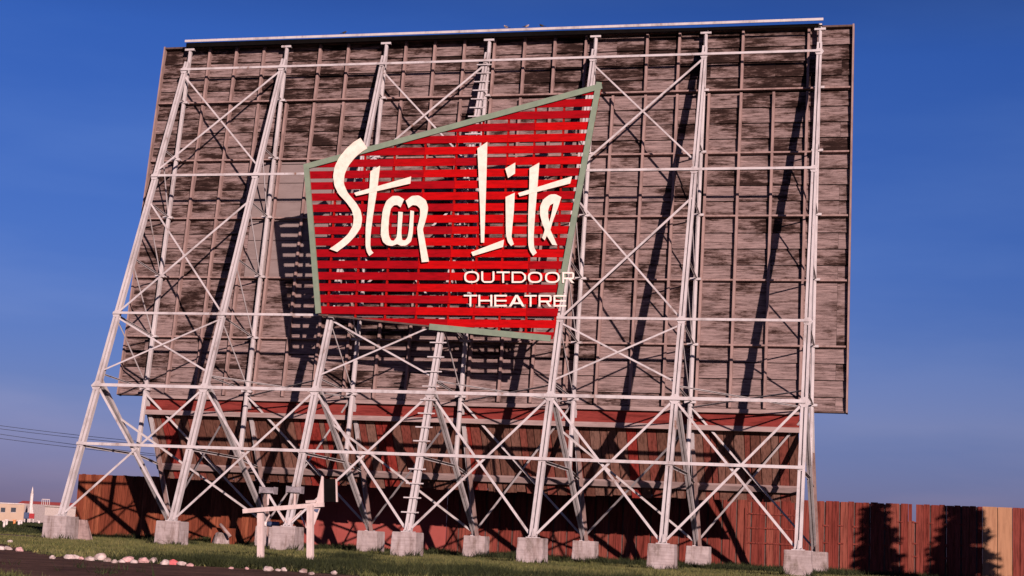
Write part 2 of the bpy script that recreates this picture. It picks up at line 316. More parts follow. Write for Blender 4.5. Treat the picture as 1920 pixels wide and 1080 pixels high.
# top walkway over the columns
mb = MB(); ytop = K0Y+K1*(33.4-H)
mb.box((-.25, ytop-.55, 33.40), (42.2, ytop-.49, 33.56)); part(mb, 'horizontal_rail', M['steel'], frame)
mb = MB(); mb.box((-.15, ytop+.02, 33.352), (42.1, ytop+.62, 33.40))
for i in range(1,36): pass
part(mb, 'top_walkway', M['darktimber'], frame)
mb = MB(); mb.prism([(-.2,ytop-.40,33.09),(42.15,ytop-.40,33.06),(42.15,ytop-.40,33.16),(26,ytop-.40,33.36),(-.2,ytop-.40,33.395)], (0,.04,0)); part(mb, 'dark_band_board', M['blackm'], frame)  # thin black board filling the dark band below the top rail
def brace(p, q, w1=.15, h1=.11, ref=NL):
    mb = MB(); mb.bar(p, q, Lp(w1,h1,.022), ref); return part(mb, 'cross_brace', M['steel'], frame)
for i in range(6):
    o1, o2 = .06+jit(), -.08+jit()
    brace(pf(i,H+.2,o1)+Vector((.2,0,0)), pf(i+1,ZB-.15,o1)-Vector((.15,0,0)), .135,.10)
    brace(pf(i,ZB-.15,o2)+Vector((.15,0,0)), pf(i+1,H+.2,o2)-Vector((.2,0,0)), .135,.10)
    if i % 2 == 0:
        brace(pf(i,ZBP+.1,o1), pf(i+1,ZC-.25,o1), .105,.085)
        brace(pf(i,ZC-.15,o2), pf(i+1,ZBP+.2,o2), .105,.085)
        brace(pf(i,ZC+.05,o1), pf(i+1,21.5,o1), .135,.10)
        brace(pf(i,21.6,o2), pf(i+1,ZC+.1,o2), .105,.085)
        brace(pf(i,23.7,o1), pf(i+1,31.1,o1), .135,.10)
        brace(pf(i,31.0,o2), pf(i+1,24.0,o2), .105,.085)
        brace(po(i,7.6), Vector((A_*(i+1)-.1,RY-.3,H+.25)), .12,.09, (0,-1,0))
        brace(Vector((A_*i+.1,RY-.35,H+.3)), po(i+1,7.6)+Vector((0,.12,0)), .12,.09, (0,-1,0))
    else:
        brace(pf(i,ZBP,0), pc(i+1,ZK[6]-.2), .12,.09, (0,-.3,1))
        brace(pc(i,ZK[6]-.3), pf(i+1,ZBP-.1,0), .12,.09, (0,-.3,1))
        brace(Vector((A_*i+.1,RY-.2,H+.35)), pc(i+1,ZK[6]-.2), .12,.09, (0,-1,0))
    if i != 2 and i != 4:
        brace(pc(i,ZK[6]-.2)+Vector((0,-.15,0)), Vector((A_*(i+1)-.12,RY-.15,H+.3)), .12,.09, (0,-1,0))
# ladder rungs across the fourth leg
def rung(z):
    c_ = pf(3, z, .24); mb = MB(); mb.box((c_.x-.50, c_.y-.04, c_.z-.035), (c_.x+.50, c_.y+.03, c_.z+.035))
    for sx in (-.14,.14): mb.box((c_.x+sx-.03, c_.y+.03, c_.z-.03), (c_.x+sx+.03, c_.y+.12, c_.z+.03))
    part(mb, 'ladder_rung', M['steel'], frame)
z = 2.35
while z < 13.0: rung(z); z += .80 if z < 9 else .88
z = 14.6
while z < 31.0: rung(z); z += .63

# ------------------------------------------------------------------ the screen
OFFS = .62
def ps(x, z, off=0): return Vector((x, K0Y+K1*(z-H)+OFFS-off, z))
SX0, SX1, SZ0, SZ1 = -2.10, 43.95, 9.36, 33.32
tilt = Vector((0, K1, 1)).normalized(); NS = Vector((0,-1,K1)).normalized()
screen = empty('movie_screen', (21, 9.5, SZ0), 'huge weathered grey brown back of a drive-in movie screen with timber studs', 'movie screen')
mb = MB(); mp_ = MB()
zz = [SZ0] + [13.15+(17.1-13.15)*k/4 for k in range(-3,1)] + [17.1-0+4.01*k/4 for k in range(1,17)]
zz = [z for z in zz if z < 33.0] + [SZ1]
zz = sorted(set(round(z,3) for z in zz))
for r in range(len(zz)-1):
    x = SX0; x_off = random.choice([2.0,4.0,3.0]); k = 0
    while x < SX1-.01:
        kn = int(math.floor((x-1.22)/2.004+.02))+random.choice([1,1,2,2,3,4]); x2 = min(SX1, 1.22+2.004*kn)
        if SX1-x2 < .6: x2 = SX1
        t0 = jit(.012)
        tgt = mb
        a, b = zz[r]+.018, zz[r+1]-.026
        tgt.prism([ps(x+.006,a,t0+.095),ps(x2-.006,a,t0+.095),ps(x2-.006,b,t0),ps(x+.006,b,t0)], (0,.10,0))
        x = x2; k += 1
part(mb, 'board_sheet', M['boards'], screen)
mb = MB(); mb.prism([ps(SX0+.04,SZ0+.02,-.108),ps(SX1-.04,SZ0+.02,-.108),ps(SX1-.04,SZ1-.02,-.108),ps(SX0+.04,SZ1-.02,-.108)], (0,.015,0)); part(mb, 'gap_backing', M['blackm'], screen)  # black sheet added behind the boards so their gaps look shaded
zp = 17.06
while zp < 24.9:
    for xa, xb in ((5.6, 9.23),(9.26, 12.6)):
        mb = MB(); t_ = jit(.006); mb.prism([ps(xa+.01,zp+.012,.115+t_),ps(xb-.01,zp+.012,.115+t_),ps(xb-.01,min(zp+1.28,25.0)-.012,.115+t_),ps(xa+.01,min(zp+1.28,25.0)-.012,.115+t_)], (0,.012,0)); part(mb, 'pale_panel', M['patch'], screen)
    zp += 1.30
mb = MB(); mb.prism([ps(SX0+.05,SZ0+.03,-.13),ps(SX1-.05,SZ0+.03,-.13),ps(SX1-.05,SZ1-.03,-.13),ps(SX0+.05,SZ1-.03,-.13)], (0,.05,0)); part(mb, 'picture_face', M['white'], screen)
top_missing = {3,5,9,13,14,15,18,20}
xsd = [1.22+2.004*k for k in range(21)]
for k, x in enumerate(xsd):
    for (za, zb) in ((SZ0+.05, ZK[1]-.10), (ZK[1]+.12, SZ1-.10)):
        if za > 20 and k in (3,6,14,17,19): continue
        mb = MB(); d_ = .34+jit(.01); xx = x+jit(.03)
        mb.bar(ps(xx,za,d_/2), ps(xx+jit(.03),zb,d_/2), boxp(.15,d_), NS); part(mb, 'stud', M['stud'], screen)
for k, zg in enumerate([13.15, 17.12, 21.12, 25.14, 29.25]):
    mb = MB(); mb.bar(ps(SX0+.1,zg,.17), ps(SX1-.1,zg,.17), boxp(.10,.36), NS); part(mb, 'girt', M['stud'], screen)
mb = MB(); mb.bar(ps(SX0,SZ1-.05,.16), ps(SX1,SZ1-.05,.16), boxp(.12,.34), NS); part(mb, 'edge_frame', M['darktimber'], screen)
mb = MB(); mb.bar(ps(SX0,SZ0-.04,.06), ps(SX1,SZ0-.04,.06), boxp(.10,.28), NS); part(mb, 'edge_frame', M['darktimber'], screen)
for x in (SX0-.03, SX1+.03):
    mb = MB(); mb.bar(ps(x,SZ0-.1,.09), ps(x,SZ1+.05,.09), boxp(.10,.52), NS); part(mb, 'edge_frame', M['stud'], screen)
# small blocks on the left rim, seen in silhouette
mb = MB()
for zg in ZK[1:]: mb.box((SX0-.12, ps(0,zg).y-.1, zg-.08), (SX0-.08, ps(0,zg).y+.1, zg+.08))
part(mb, 'edge_block', M['darktimber'], screen)
# fascia strip, beams and the leaning skirt below the screen
bx0, bx1 = -.30, 41.30
mb = MB(); mb.bar(ps(bx0,9.22,.22), ps(bx1,9.22,.22), boxp(.24,.20), NS); part(mb, 'skirt_beam', M['beam'], screen)
mb = MB(); mb.prism([ps(bx0,8.30,.02),ps(bx1,8.30,.02),ps(bx1,9.12,.02),ps(bx0,9.12,.02)], (0,.08,0)); part(mb, 'red_fascia', M['fascia'], screen)
SKT = Vector((0, ps(0,8.35).y+.15, 8.45)); SKB = Vector((0, 12.75, 4.27)); dsk = (SKB-SKT).normalized(); nsk = Vector((0,-1,0)); nsk = (nsk-dsk*nsk.dot(dsk)).normalized()
mb = MB(); c_ = SKT+nsk*.14; mb.bar(c_+Vector((bx0,0,-.15)), c_+Vector((bx1,0,-.15)), boxp(.30,.22), NS); part(mb, 'skirt_beam', M['beam'], screen)
mb = MB(); x = bx0
while x < bx1:
    wd = random.choice([.62,.62,.45,.35,.58]); x2 = min(x+wd, bx1); e = random.uniform(-.26,-.06); dx = jit(.025)
    o_ = nsk*jit(.015); a = SKT+o_; b = SKB+dsk*(-e)+o_
    mb.prism([Vector((x+.026,0,0))+a, Vector((x2-.026,0,0))+a, Vector((x2-.026+dx,0,0))+b, Vector((x+.026+dx,0,0))+b], -nsk*.05); x = x2
part(mb, 'skirt_planking', M['skirt'], screen)
mb = MB(); o_ = -nsk*.09; b = SKB+dsk*.05+o_; a = SKT+o_; mb.prism([Vector((bx0+.1,0,0))+a, Vector((bx1-.1,0,0))+a, Vector((bx1-.1,0,0))+b, Vector((bx0+.1,0,0))+b], -nsk*.03); part(mb, 'skirt_backing', M['darktimber'], screen)
mb = MB(); q_ = SKT.lerp(SKB,.83)+nsk*.13; mb.bar(q_+Vector((bx0,0,0)), q_+Vector((bx1,0,0)), boxp(.36,.22), nsk); part(mb, 'skirt_beam', M['beam'], screen)
for i in range(7): # posts behind the planks
    mb = MB(); q1 = SKT-nsk*.15; q2 = Vector((0,13.95,1.3)); mb.bar(Vector((A_*i,0,0))+q1, Vector((A_*i+.25,RY+.35,.0)), boxp(.2,.18), (0,-1,0)); part(mb, 'skirt_post', M['stud'], screen)

# ------------------------------------------------------------------ concrete footings
def footing(x, y, w_, label, gp, mt=M['concrete']):
    bm = bmesh.new(); bmesh.ops.create_cube(bm, size=1)
    for v in bm.verts: v.co = Vector((v.co.x*w_*(1.0 if v.co.z>0 else 1.05), v.co.y*w_*(1.0 if v.co.z>0 else 1.05), (v.co.z+.5)*(H+.15)-.15))
    bmesh.ops.bevel(bm, geom=bm.edges[:], offset=.025, segments=2, affect='EDGES')
    bmesh.ops.subdivide_edges(bm, edges=[e for e in bm.edges if e.calc_length()>.5], cuts=5, use_grid_fill=True)
    for v in bm.verts:
        if v.co.z < H-.05: v.co.x += jit(.012); v.co.y += jit(.012)
    me = bpy.data.meshes.new('concrete_footing'); bm.to_mesh(me); bm.free(); me.materials.append(mt)
    o = bpy.data.objects.new('concrete_footing', me); col.objects.link(o); o.location = (x, y, 0); o.rotation_euler.z = jit(.03)
    tag(o, label, 'footing', gp); return o
for i in range(7):
    footing(A_*i, 0, 1.38+(.06 if i==0 else 0), 'large concrete block carrying the %s front leg from the left' % ords[i], 'concrete footings in the front row')
    footing(A_*i+.1, RY, 1.36, 'smaller looking concrete block behind, under the %s rear leg from the left' % ords[i], 'concrete footings in the rear row')

# ------------------------------------------------------------------ the slatted sign
SY = 3.95
poly = [at(571,311,SY), at(1130,155,SY), at(1036,636,SY), at(598,590,SY)]
sign = empty('slatted_sign', (20.5, SY, 12.6), 'big red slatted sign with cream Star Lite lettering hung on the frame', 'sign')
P2 = [(p.x, p.z) for p in poly]
def clip(P, axis, val, keep_greater):
    out = []
    for k in range(len(P)):
        a, b = P[k], P[(k+1) % len(P)]
        ia = (a[axis] >= val) == keep_greater; ib = (b[axis] >= val) == keep_greater
        if ia: out.append(a)
        if ia != ib:
            t = (val-a[axis])/(b[axis]-a[axis]); out.append((a[0]+t*(b[0]-a[0]), a[1]+t*(b[1]-a[1])))
    return out
def face(mb, P, y, th):
    if len(P) > 2: mb.prism([(x, y, z) for x, z in P], (0, th, 0))
k = -3
while 13.80+.686*k < 28.2:
    z0, z1 = 13.80+.686*k+.115, 13.80+.686*(k+1)-.115
    Q = clip(clip(P2, 1, z0, True), 1, z1, False)
    if len(Q) > 2:
        mb = MB(); xa = min(q[0] for q in Q); xb = max(q[0] for q in Q); cuts = [xa-1]
        for c_ in (17.55, 21.4, 24.5) if k % 2 else (15.7, 19.45, 22.95, 26.1):
            if xa+.5 < c_ < xb-.5: cuts.append(c_)
        cuts.append(xb+1)
        for a, b in zip(cuts[:-1], cuts[1:]):
            face(mb, clip(clip(Q, 0, a+.004, True), 0, b-.004, False), SY+jit(.006), .05)
        part(mb, 'slat', M['slat'], sign)
    k += 1
for x in (13.95, 15.7, 17.55, 19.45, 21.4, 22.95, 24.5, 26.1, 27.8):
    Q = clip(clip(P2, 0, x-.055, True), 0, x+.055, False); mb = MB(); face(mb, Q, SY+.06, .14); part(mb, 'upright', M['mull'], sign)
def borderbar(a, b, w_, y=SY-.07, th=.13, mt=M['green'], nm='border_strip'):
    mb = MB(); mb.bar(Vector((a.x,y,a.z)), Vector((b.x,y,b.z)), boxp(w_,th), (0,-1,0)); return part(mb, nm, mt, sign)
BL, TL, TR = poly[3], poly[0], poly[1]
borderbar(at(598,588,SY), at(575,309,SY), .33)
borderbar(at(571,314,SY), at(1129,162,SY), .34, SY-.072)
borderbar(at(1124,155,SY), at(1049,560,SY), .33, SY-.068)
borderbar(at(806,613,SY), at(1033,635,SY), .35)
borderbar(at(598,590,SY), at(806,612,SY), .10, SY+.0, .16, M['darktimber'], 'bottom_rail')
for i, zl in ((2,14.4),(2,20),(3,14.4),(3,20),(3,23.5),(4,16.5),(4,21),(4,25)):   # brackets back to the legs
    mb = MB(); mb.bar((A_*i+.3, SY+.2, zl), (A_*i+.1, SL*(zl-H), zl), boxp(.10,.10), (0,0,1)); part(mb, 'bracket', M['steel'], sign)
LY = SY-.20
def letter(poly_px, org, sc, nm='letter', mt=None, hole=None, y=LY, th=.05):
    def conv(L): return [at(org[0]+x/sc, org[1]+yy/sc, y) for x, yy in L]
    cu = bpy.data.curves.new('t', 'CURVE'); cu.dimensions = '2D'; cu.fill_mode = 'BOTH'; cu.extrude = th/2; cu.bevel_depth = 0
    for L in [poly_px] + ([hole] if hole else []):
        pts = conv(L); sp_ = cu.splines.new('POLY'); sp_.points.add(len(pts)-1); sp_.use_cyclic_u = True
        for q, p in zip(sp_.points, pts): q.co = (p.x, p.z, 0, 1)
    t = bpy.data.objects.new('t', cu); me = bpy.data.meshes.new_from_object(t)
    bpy.data.objects.remove(t); me.name = nm
    me.transform(Matrix.Translation((0, y, 0)) @ Matrix.Rotation(math.pi/2, 4, 'X')); me.transform(Matrix.Translation(-sign.location))
    me.materials.clear(); me.materials.append(mt or M['cream'])
    o = bpy.data.objects.new(nm, me); col.objects.link(o); o.parent = sign; return o
def smooth(L, n=2):
    for _ in range(n):
        out = []
        for k in range(len(L)):
            a, b = L[k], L[(k+1) % len(L)]
            d_ = math.dist(a, b); 
            out += [(a[0]*.8+b[0]*.2, a[1]*.8+b[1]*.2), (a[0]*.2+b[0]*.8, a[1]*.2+b[1]*.8)]
        L = out
    return L
def sm(L, sharp):       # round every corner but the listed ones
    out = []; n = len(L)
    for k in range(n):
        if k in sharp: out.append(L[k]); continue
        p, c_, q = L[k-1], L[k], L[(k+1) % n]
        a = ((p[0]+c_[0]*3)/4, (p[1]+c_[1]*3)/4); b = ((q[0]+c_[0]*3)/4, (q[1]+c_[1]*3)/4)
        for t in (0,.25,.5,.75,1):
            out.append(tuple((1-t)**2*a[m_]+2*t*(1-t)*c_[m_]+t*t*b[m_] for m_ in (0,1)))
    return out
o1, sc1 = (560,230), 3.7233
letter(sm([(432,107),(480,178),(435,208),(392,245),(348,300),(320,360),(314,425),(342,490),(400,558),(432,612),(443,670),(435,730),(398,788),(345,845),(270,902),(215,882),(290,830),(345,780),(380,720),(386,660),(372,610),(335,558),(280,500),(250,440),(241,375),(252,308),(285,240),(335,180),(385,135)],{0,1,14,15}), o1, sc1)
letter(sm([(502,340),(568,302),(548,470),(520,640),(502,780),(500,860),(506,890),(522,908),(494,932),(476,900),(468,860),(468,740),(478,640),(492,500)],{0,1,7,8}), o1, sc1)
letter([(388,490),(785,377),(780,425),(402,512)], o1, sc1, y=LY-.02)
letter(sm([(735,535),(700,512),(655,512),(612,548),(588,610),(578,700),(574,780),(588,832),(615,855),(650,862),(688,848),(715,860),(752,858),(785,830),(797,770),(805,618),(781,613),(772,740),(762,800),(745,822),(722,820),(716,770),(727,625),(697,622),(690,760),(685,800),(665,826),(645,822),(630,790),(626,740),(631,660),(643,600),(665,577),(690,575),(712,592)],{0,15,16,22,23,34,10}), o1, sc1)
letter(sm([(748,545),(790,512),(840,508),(888,540),(904,592),(897,640),(882,700),(866,745),(876,790),(890,870),(910,970),(860,975),(847,880),(832,780),(828,735),(840,690),(850,640),(848,600),(825,578),(795,575),(768,597)],{0,10,11,20}), o1, sc1)
o2, sc2 = (830,230), 3.724
letter([(243,180),(312,135),(305,400),(298,600),(290,838),(268,838),(262,600),(250,330)], o2, sc2)
letter([(200,905),(428,818),(422,868),(212,932)], o2, sc2)
letter([(437,320),(507,280),(505,355),(457,387)], o2, sc2)
letter(sm([(440,520),(503,490),(497,620),(485,740),(480,800),(497,848),(478,862),(455,832),(443,780),(441,650)],{0,1,5,6}), o2, sc2)
letter(sm([(607,318),(675,280),(660,470),(645,640),(635,800),(638,870),(657,908),(632,930),(608,893),(598,850),(598,640),(605,470)],{0,1,6,7}), o2, sc2)
letter([(527,492),(903,375),(890,425),(538,515)], o2, sc2, y=LY-.02)
letter(sm([(828,520),(790,500),(750,502),(705,535),(682,580),(680,640),(696,705),(715,748),(695,805),(713,822),(728,790),(766,853),(800,857),(752,748),(768,690),(803,600)],{0,8,9,10,11,12,13}), o2, sc2, hole=sm([(775,563),(748,578),(735,615),(737,660),(746,695),(760,640)],{0,4}))
def glyph(ch, x0, x1, yt, yb):
    t = 20; ty = 18; w_ = x1-x0; h_ = yb-yt; cx, cyy = (x0+x1)/2, (yt+yb)/2
    def se(rx, ry, n=28, e=2.6):
        return [(cx+rx*math.copysign(abs(math.cos(a))**(2/e), math.cos(a)), cyy+ry*math.copysign(abs(math.sin(a))**(2/e), math.sin(a))) for a in [2*math.pi*k/n for k in range(n)]]
    if ch == 'O': return se(w_/2, h_/2), se(w_/2-t, h_/2-ty)
    if ch == 'U':
        return sm([(x0,yt),(x0+t,yt),(x0+t,yb-ty-12),(x0+t+14,yb-ty),(x1-t-14,yb-ty),(x1-t,yb-ty-12),(x1-t,yt),(x1,yt),(x1,yb-28),(x1-30,yb),(x0+30,yb),(x0,yb-28)],{0,1,6,7}), None
    if ch == 'T': return [(x0,yt),(x1,yt),(x1,yt+ty),(cx+t/2,yt+ty),(cx+t/2,yb),(cx-t/2,yb),(cx-t/2,yt+ty),(x0,yt+ty)], None
    if ch == 'D': return sm([(x0,yt),(x1-45,yt),(x1,yt+38),(x1,yb-38),(x1-45,yb),(x0,yb)],{0,5}), sm([(x0+t,yt+ty),(x1-48,yt+ty),(x1-t,yt+44),(x1-t,yb-44),(x1-48,yb-ty),(x0+t,yb-ty)],{0,5})
    if ch == 'H': return [(x0,yt),(x0+t,yt),(x0+t,cyy-ty/2),(x1-t,cyy-ty/2),(x1-t,yt),(x1,yt),(x1,yb),(x1-t,yb),(x1-t,cyy+ty/2),(x0+t,cyy+ty/2),(x0+t,yb),(x0,yb)], None
    if ch == 'E': return [(x0,yt),(x1,yt),(x1,yt+ty),(x0+t,yt+ty),(x0+t,cyy-ty/2),(x1-3,cyy-ty/2),(x1-3,cyy+ty/2),(x0+t,cyy+ty/2),(x0+t,yb-ty),(x1,yb-ty),(x1,yb),(x0,yb)], None
    if ch == 'A': return [(cx-14,yt),(cx+14,yt),(x1,yb),(x1-26,yb),(x1-46,yb-28),(x0+46,yb-28),(x0+26,yb),(x0,yb)], [(cx,yt+26),(cx+24,yb-46),(cx-24,yb-46)]
    if ch == 'R': return sm([(x0,yt),(x1-14,yt),(x1,yt+16),(x1,yt+62),(x1-14,yt+80),(x1-34,yt+82),(x1,yb),(x1-28,yb),(x1-62,yt+82),(x0+t,yt+82),(x0+t,yb),(x0,yb)],{0,5,6,7,8,9,10,11}), [(x0+t,yt+ty),(x1-t,yt+ty),(x1-t,yt+62),(x0+t,yt+62)]
for word, xs_, (ya, yb_), (yc, yd) in (
    ('OUTDOOR', [(183,350),(375,522),(548,695),(717,878),(900,1060),(1093,1257),(1287,1420)], (172,302), (181,304)),
    ('THEATRE', [(178,328),(343,498),(522,662),(685,862),(862,998),(1020,1165),(1188,1330)], (437,568), (440,570))):
    for k, (ch, (a, b)) in enumerate(zip(word, xs_)):
        s_ = k/6; yt = ya+(yc-ya)*s_; yb = yb_+(yd-yb_)*s_
        P, hl = glyph(ch, a, b, yt, yb); letter(P, (840,480), 6.0, mt=M['whitelet'], hole=hl, y=SY-.19, th=.05)

# ------------------------------------------------------------------ fence
FY = 20.3; FT = 4.50
fence = empty('wooden_fence', (20, FY, 0), 'long tall wooden fence behind the frame, brown at left and red at right', 'fence')
def ftop(x): return 4.47 + (x+10)*.0024
secs = [(-10.5, -5.2,'L'),(-5.2, 1.0,'L'),(1.0,6.8,'L'),(6.8,12,'P'),(12,17.2,'P')]
x = 17.2
while x < 51.5: secs.append((x, min(x+4.65, 51.9), 'R')); x += 4.65
secs += [(51.9, 53.7,'T'),(53.7,58.3,'R'),(58.3,63,'R')]
secs = [s_ for s_ in secs if s_[1]-s_[0] > .3]
for a, b, kd in secs:
    mb = MB(); mbk = MB(); x = a
    step = {'L':.27,'P':1.3,'R':.465,'T':.92}[kd]; mt = {'L':M['fenceL'],'P':M['fenceP'],'R':M['fenceR'],'T':M['fenceT']}[kd]; n = 0
    while x < b-.05:
        x2 = min(x+step, b); gap = .012
        if kd == 'R' and n % 2 == 1: gap = .10
        if kd == 'T': gap = .035
        if kd == 'P': gap = .003
        zt = ftop(x)+random.uniform(-.03,.02)*(1 if kd in 'LR' else .2)
        if kd == 'R' and 47.0 < x < 47.5: zt = 3.55
        if kd == 'R' and 47.0 < x < 47.5: mb.box((x+.006, FY+.045, -.1), (x+.22, FY+.085, ftop(x)-.01))
        y0 = FY+(0 if kd != 'R' else (.0 if n % 2 else .03))+jit(.008)
        mb.box((x+.004, y0, -.1), (x2-gap, y0+.04, zt))
        if kd != 'P': mbk.box((x2-.12, FY+.105+jit(.003), -.1), (min(x2+.12, b), FY+.13, 3.5 if (kd == 'R' and 46.5 < x < 47.6) else zt-.05))
        x = x2; n += 1
    pn_ = part(mb, 'board_panel', mt, fence)
    if mbk.v: part(mbk, 'back_boards', M['darktimber'], pn_)
mb = MB()
for zr in (.8, 2.0, 3.2): mb.box((-10.45, FY+.14, zr), (62.9, FY+.24, zr+.14))
part(mb, 'back_rail', M['fenceR'], fence)
for (xa, xb, zs, d0) in ((37.2, 40.6, (1.7,2.65,3.55), .06), (41.6,45.6,(1.9,3.0),.012), (46.2,50.6,(1.3,2.1,3.4),.012)):
    for zr in zs:
        if d0 > .05: mb = MB(); mb.box((xa, FY-.06, zr), (xb, FY-.005, zr+.09)); part(mb, 'rail', M['fenceR'], fence)
        else:
            x = xa
            while x < xb: mb = MB(); mb.box((x+.55, FY-.035, zr+jit(.04)), (x+.92, FY-.012, zr+.09)); part(mb, 'cleat', M['fenceR'], fence); x += .93
for xx in (37.2, 40.35):
    mb = MB(); mb.box((xx, FY-.065, 1.0), (xx+.10, FY-.008, 3.95)); part(mb, 'batten', M['fenceR'], fence)

# ------------------------------------------------------------------ floodlight stand with its arrow shaped board
LYs = -25.83
stand = empty('floodlight_stand', (24.5, LYs, 0), 'white wooden post and beam stand with two floodlights and an arrow board', 'light stand')
for (bx_, by_, tx, ty_) in ((489,1047,489,962),(582,1053,582,948)):
    b_ = gnd(bx_, by_); yy = b_.y; t_ = at(tx, ty_, yy)
    mb = MB(); mb.bar((b_.x, yy, -.1), (t_.x, yy, t_.z), boxp(.235,.18), (0,-1,0)); part(mb, 'post', M['whitewood'], stand)
yb_ = gnd(489,1047).y - .17
a, b = at(456,958.5,yb_), at(607,946,yb_)
mb = MB(); mb.bar(a, b, boxp(.17,.13), (0,-1,0)); part(mb, 'crossbeam', M['whitewood'], stand)
for pts in (((506,965),(499,978)), ((524,960),(538,980)), ((570,953),(545,978)), ((564,966),(575,990))):
    mb = MB(); mb.bar(at(*pts[0], yb_+.22), at(*pts[1], yb_+.22), boxp(.05,.05), (0,-1,0)); part(mb, 'knee_brace', M['whitewood'], stand)
def flood(cx_, cy_, w_, tilt_):
    c_ = at(cx_, cy_, yb_); fl = MB()
    pr = [(-.17,-.12),(.16,-.16),(.20,.02),(.05,.17),(-.12,.15)]
    fl.prism([(c_.x-w_/2, c_.y+p[0], c_.z+p[1]*.8) for p in pr], (w_,0,0)); f_ = part(fl, 'floodlight', M['lampm'], stand)
    mb2 = MB(); mb2.box((c_.x-w_/2+.03, c_.y+.10, c_.z-.11), (c_.x+w_/2-.03, c_.y+.21, c_.z+.03)); part(mb2, 'lens', M['glass'], f_)
    mb2 = MB(); mb2.box((c_.x-w_/2-.02, c_.y-.17, c_.z-.13), (c_.x-w_/2+.015, c_.y+.2, c_.z+.15)); part(mb2, 'end_cap', M['lampm'], f_); mb2 = MB(); mb2.box((c_.x+w_/2-.015, c_.y-.17, c_.z-.13), (c_.x+w_/2+.02, c_.y+.2, c_.z+.15)); part(mb2, 'end_cap', M['lampm'], f_)
    mb2 = MB(); mb2.cyl((c_.x, c_.y, c_.z-.10), (c_.x, c_.y+.05, at(cx_,945,yb_).z-.05+.02), .045, 8); part(mb2, 'swivel_post', M['whitewood'], f_)
flood(503,920,.60,0); flood(553,919,.58,0)
mb = MB(); yy = yb_+.02
mb.prism([at(592.5,944,yy), at(606.5,944,yy), at(606,894,yy), at(603,892,yy)], (0,.06,0)); part(mb, 'upper_fin', M['whitewood'], stand)
mb = MB(); mb.prism([at(577,953,yy), at(600,953,yy), at(589,984,yy), at(577,984,yy)], (0,.05,0)); part(mb, 'lower_fin', M['whitewood'], stand)
mb = MB(); mb.prism([at(584,955,yy-.03), at(598,954,yy-.03), at(595,961,yy-.03)], (0,.02,0)); part(mb, 'blue_fin_mark', M['blue'], stand)
mb = MB(); yy2 = yy+.12; mb.prism([at(606,941,yy2), at(630,941,yy2), at(629,898,yy2), at(605,898,yy2)], (0,.06,0)); bp = part(mb, 'dark_board', M['blackm'], stand)
mb = MB(); mb.prism([at(630,941,yy2-.01), at(632.5,941,yy2-.01), at(631,899,yy2-.01), at(629,898,yy2-.01)], (0,.08,0)); part(mb, 'board_edge', M['whitewood'], bp)
mb = MB(); mb.bar(at(574,941,yb_), at(592,940,yb_), boxp(.10,.12), (0,-1,0)); part(mb, 'mounting_block', M['whitewood'], stand)

# ------------------------------------------------------------------ rocks
rocks = [(0,1031,.20,'w'),(14,1031,.22,'w'),(18,1018,.20,'w'),(36,1034,.24,'p'),(98,1048,.16,'w'),(130,1048,.22,'w'),(141,1048,.2,'w'),(152,1049,.14,'p'),(168,1051,.19,'w'),(188,1050,.30,'w'),(201,1053,.17,'w'),(214,1056,.16,'w'),(228,1055,.15,'w'),(240,1054,.28,'p'),(251,1056,.18,'w'),(268,1055,.22,'p'),(288,1055,.22,'w'),(309,1059,.20,'w'),(323,1059,.22,'r'),(340,1060,.19,'w'),(356,1062,.13,'p'),(433,1067,.12,'p'),(463,1068,.12,'p'),(502,1071,.24,'w'),(521,1071,.12,'w'),(532,1071,.17,'w'),(568,1074,.19,'w'),(584,1078,.14,'w'),(626,1077,.18,'w')]
cname = {'w':'whitewashed','p':'dull pink','r':'red painted'}
for n, (px, py, r_, c_) in enumerate(rocks):
    g_ = gnd(px, py); bm = bmesh.new(); bmesh.ops.create_icosphere(bm, subdivisions=3, radius=1)
    sd = random.random()*50; rr = [random.uniform(.8,1.3), random.uniform(.7,1), random.uniform(.55,.75)]
    from mathutils import noise as mn
    for v in bm.verts:
        d_ = 1+.28*mn.noise(v.co*1.3+Vector((sd,0,0)))+.08*mn.noise(v.co*4+Vector((0,sd,0)))
        v.co = Vector((v.co.x*rr[0], v.co.y*rr[1], v.co.z*rr[2]))*d_*r_*(.68 if px < 420 else .55)
    me = bpy.data.meshes.new('rock'); bm.to_mesh(me); bm.free(); me.materials.append(M['stone'+c_])
    o = bpy.data.objects.new('rock', me); col.objects.link(o); o.location = (g_.x, g_.y, r_*.20)
    suf = {1:'st',2:'nd',3:'rd'}.get((n+1)%10 if (n+1) not in (11,12,13) else 0,'th')
    near = ['lying by the dirt track at the far left','beside the dirt track below the first footing','on the grass edge below the second footing','in the weeds below the floodlight stand'][0 if px<60 else 1 if px<215 else 2 if px<420 else 3]
    tag(o, '%s%s rock %s, %d%s from the left' % ('small ' if r_<.17 else '', cname[c_], near, n+1, suf), 'rock', 'rocks lined along the grass edge')

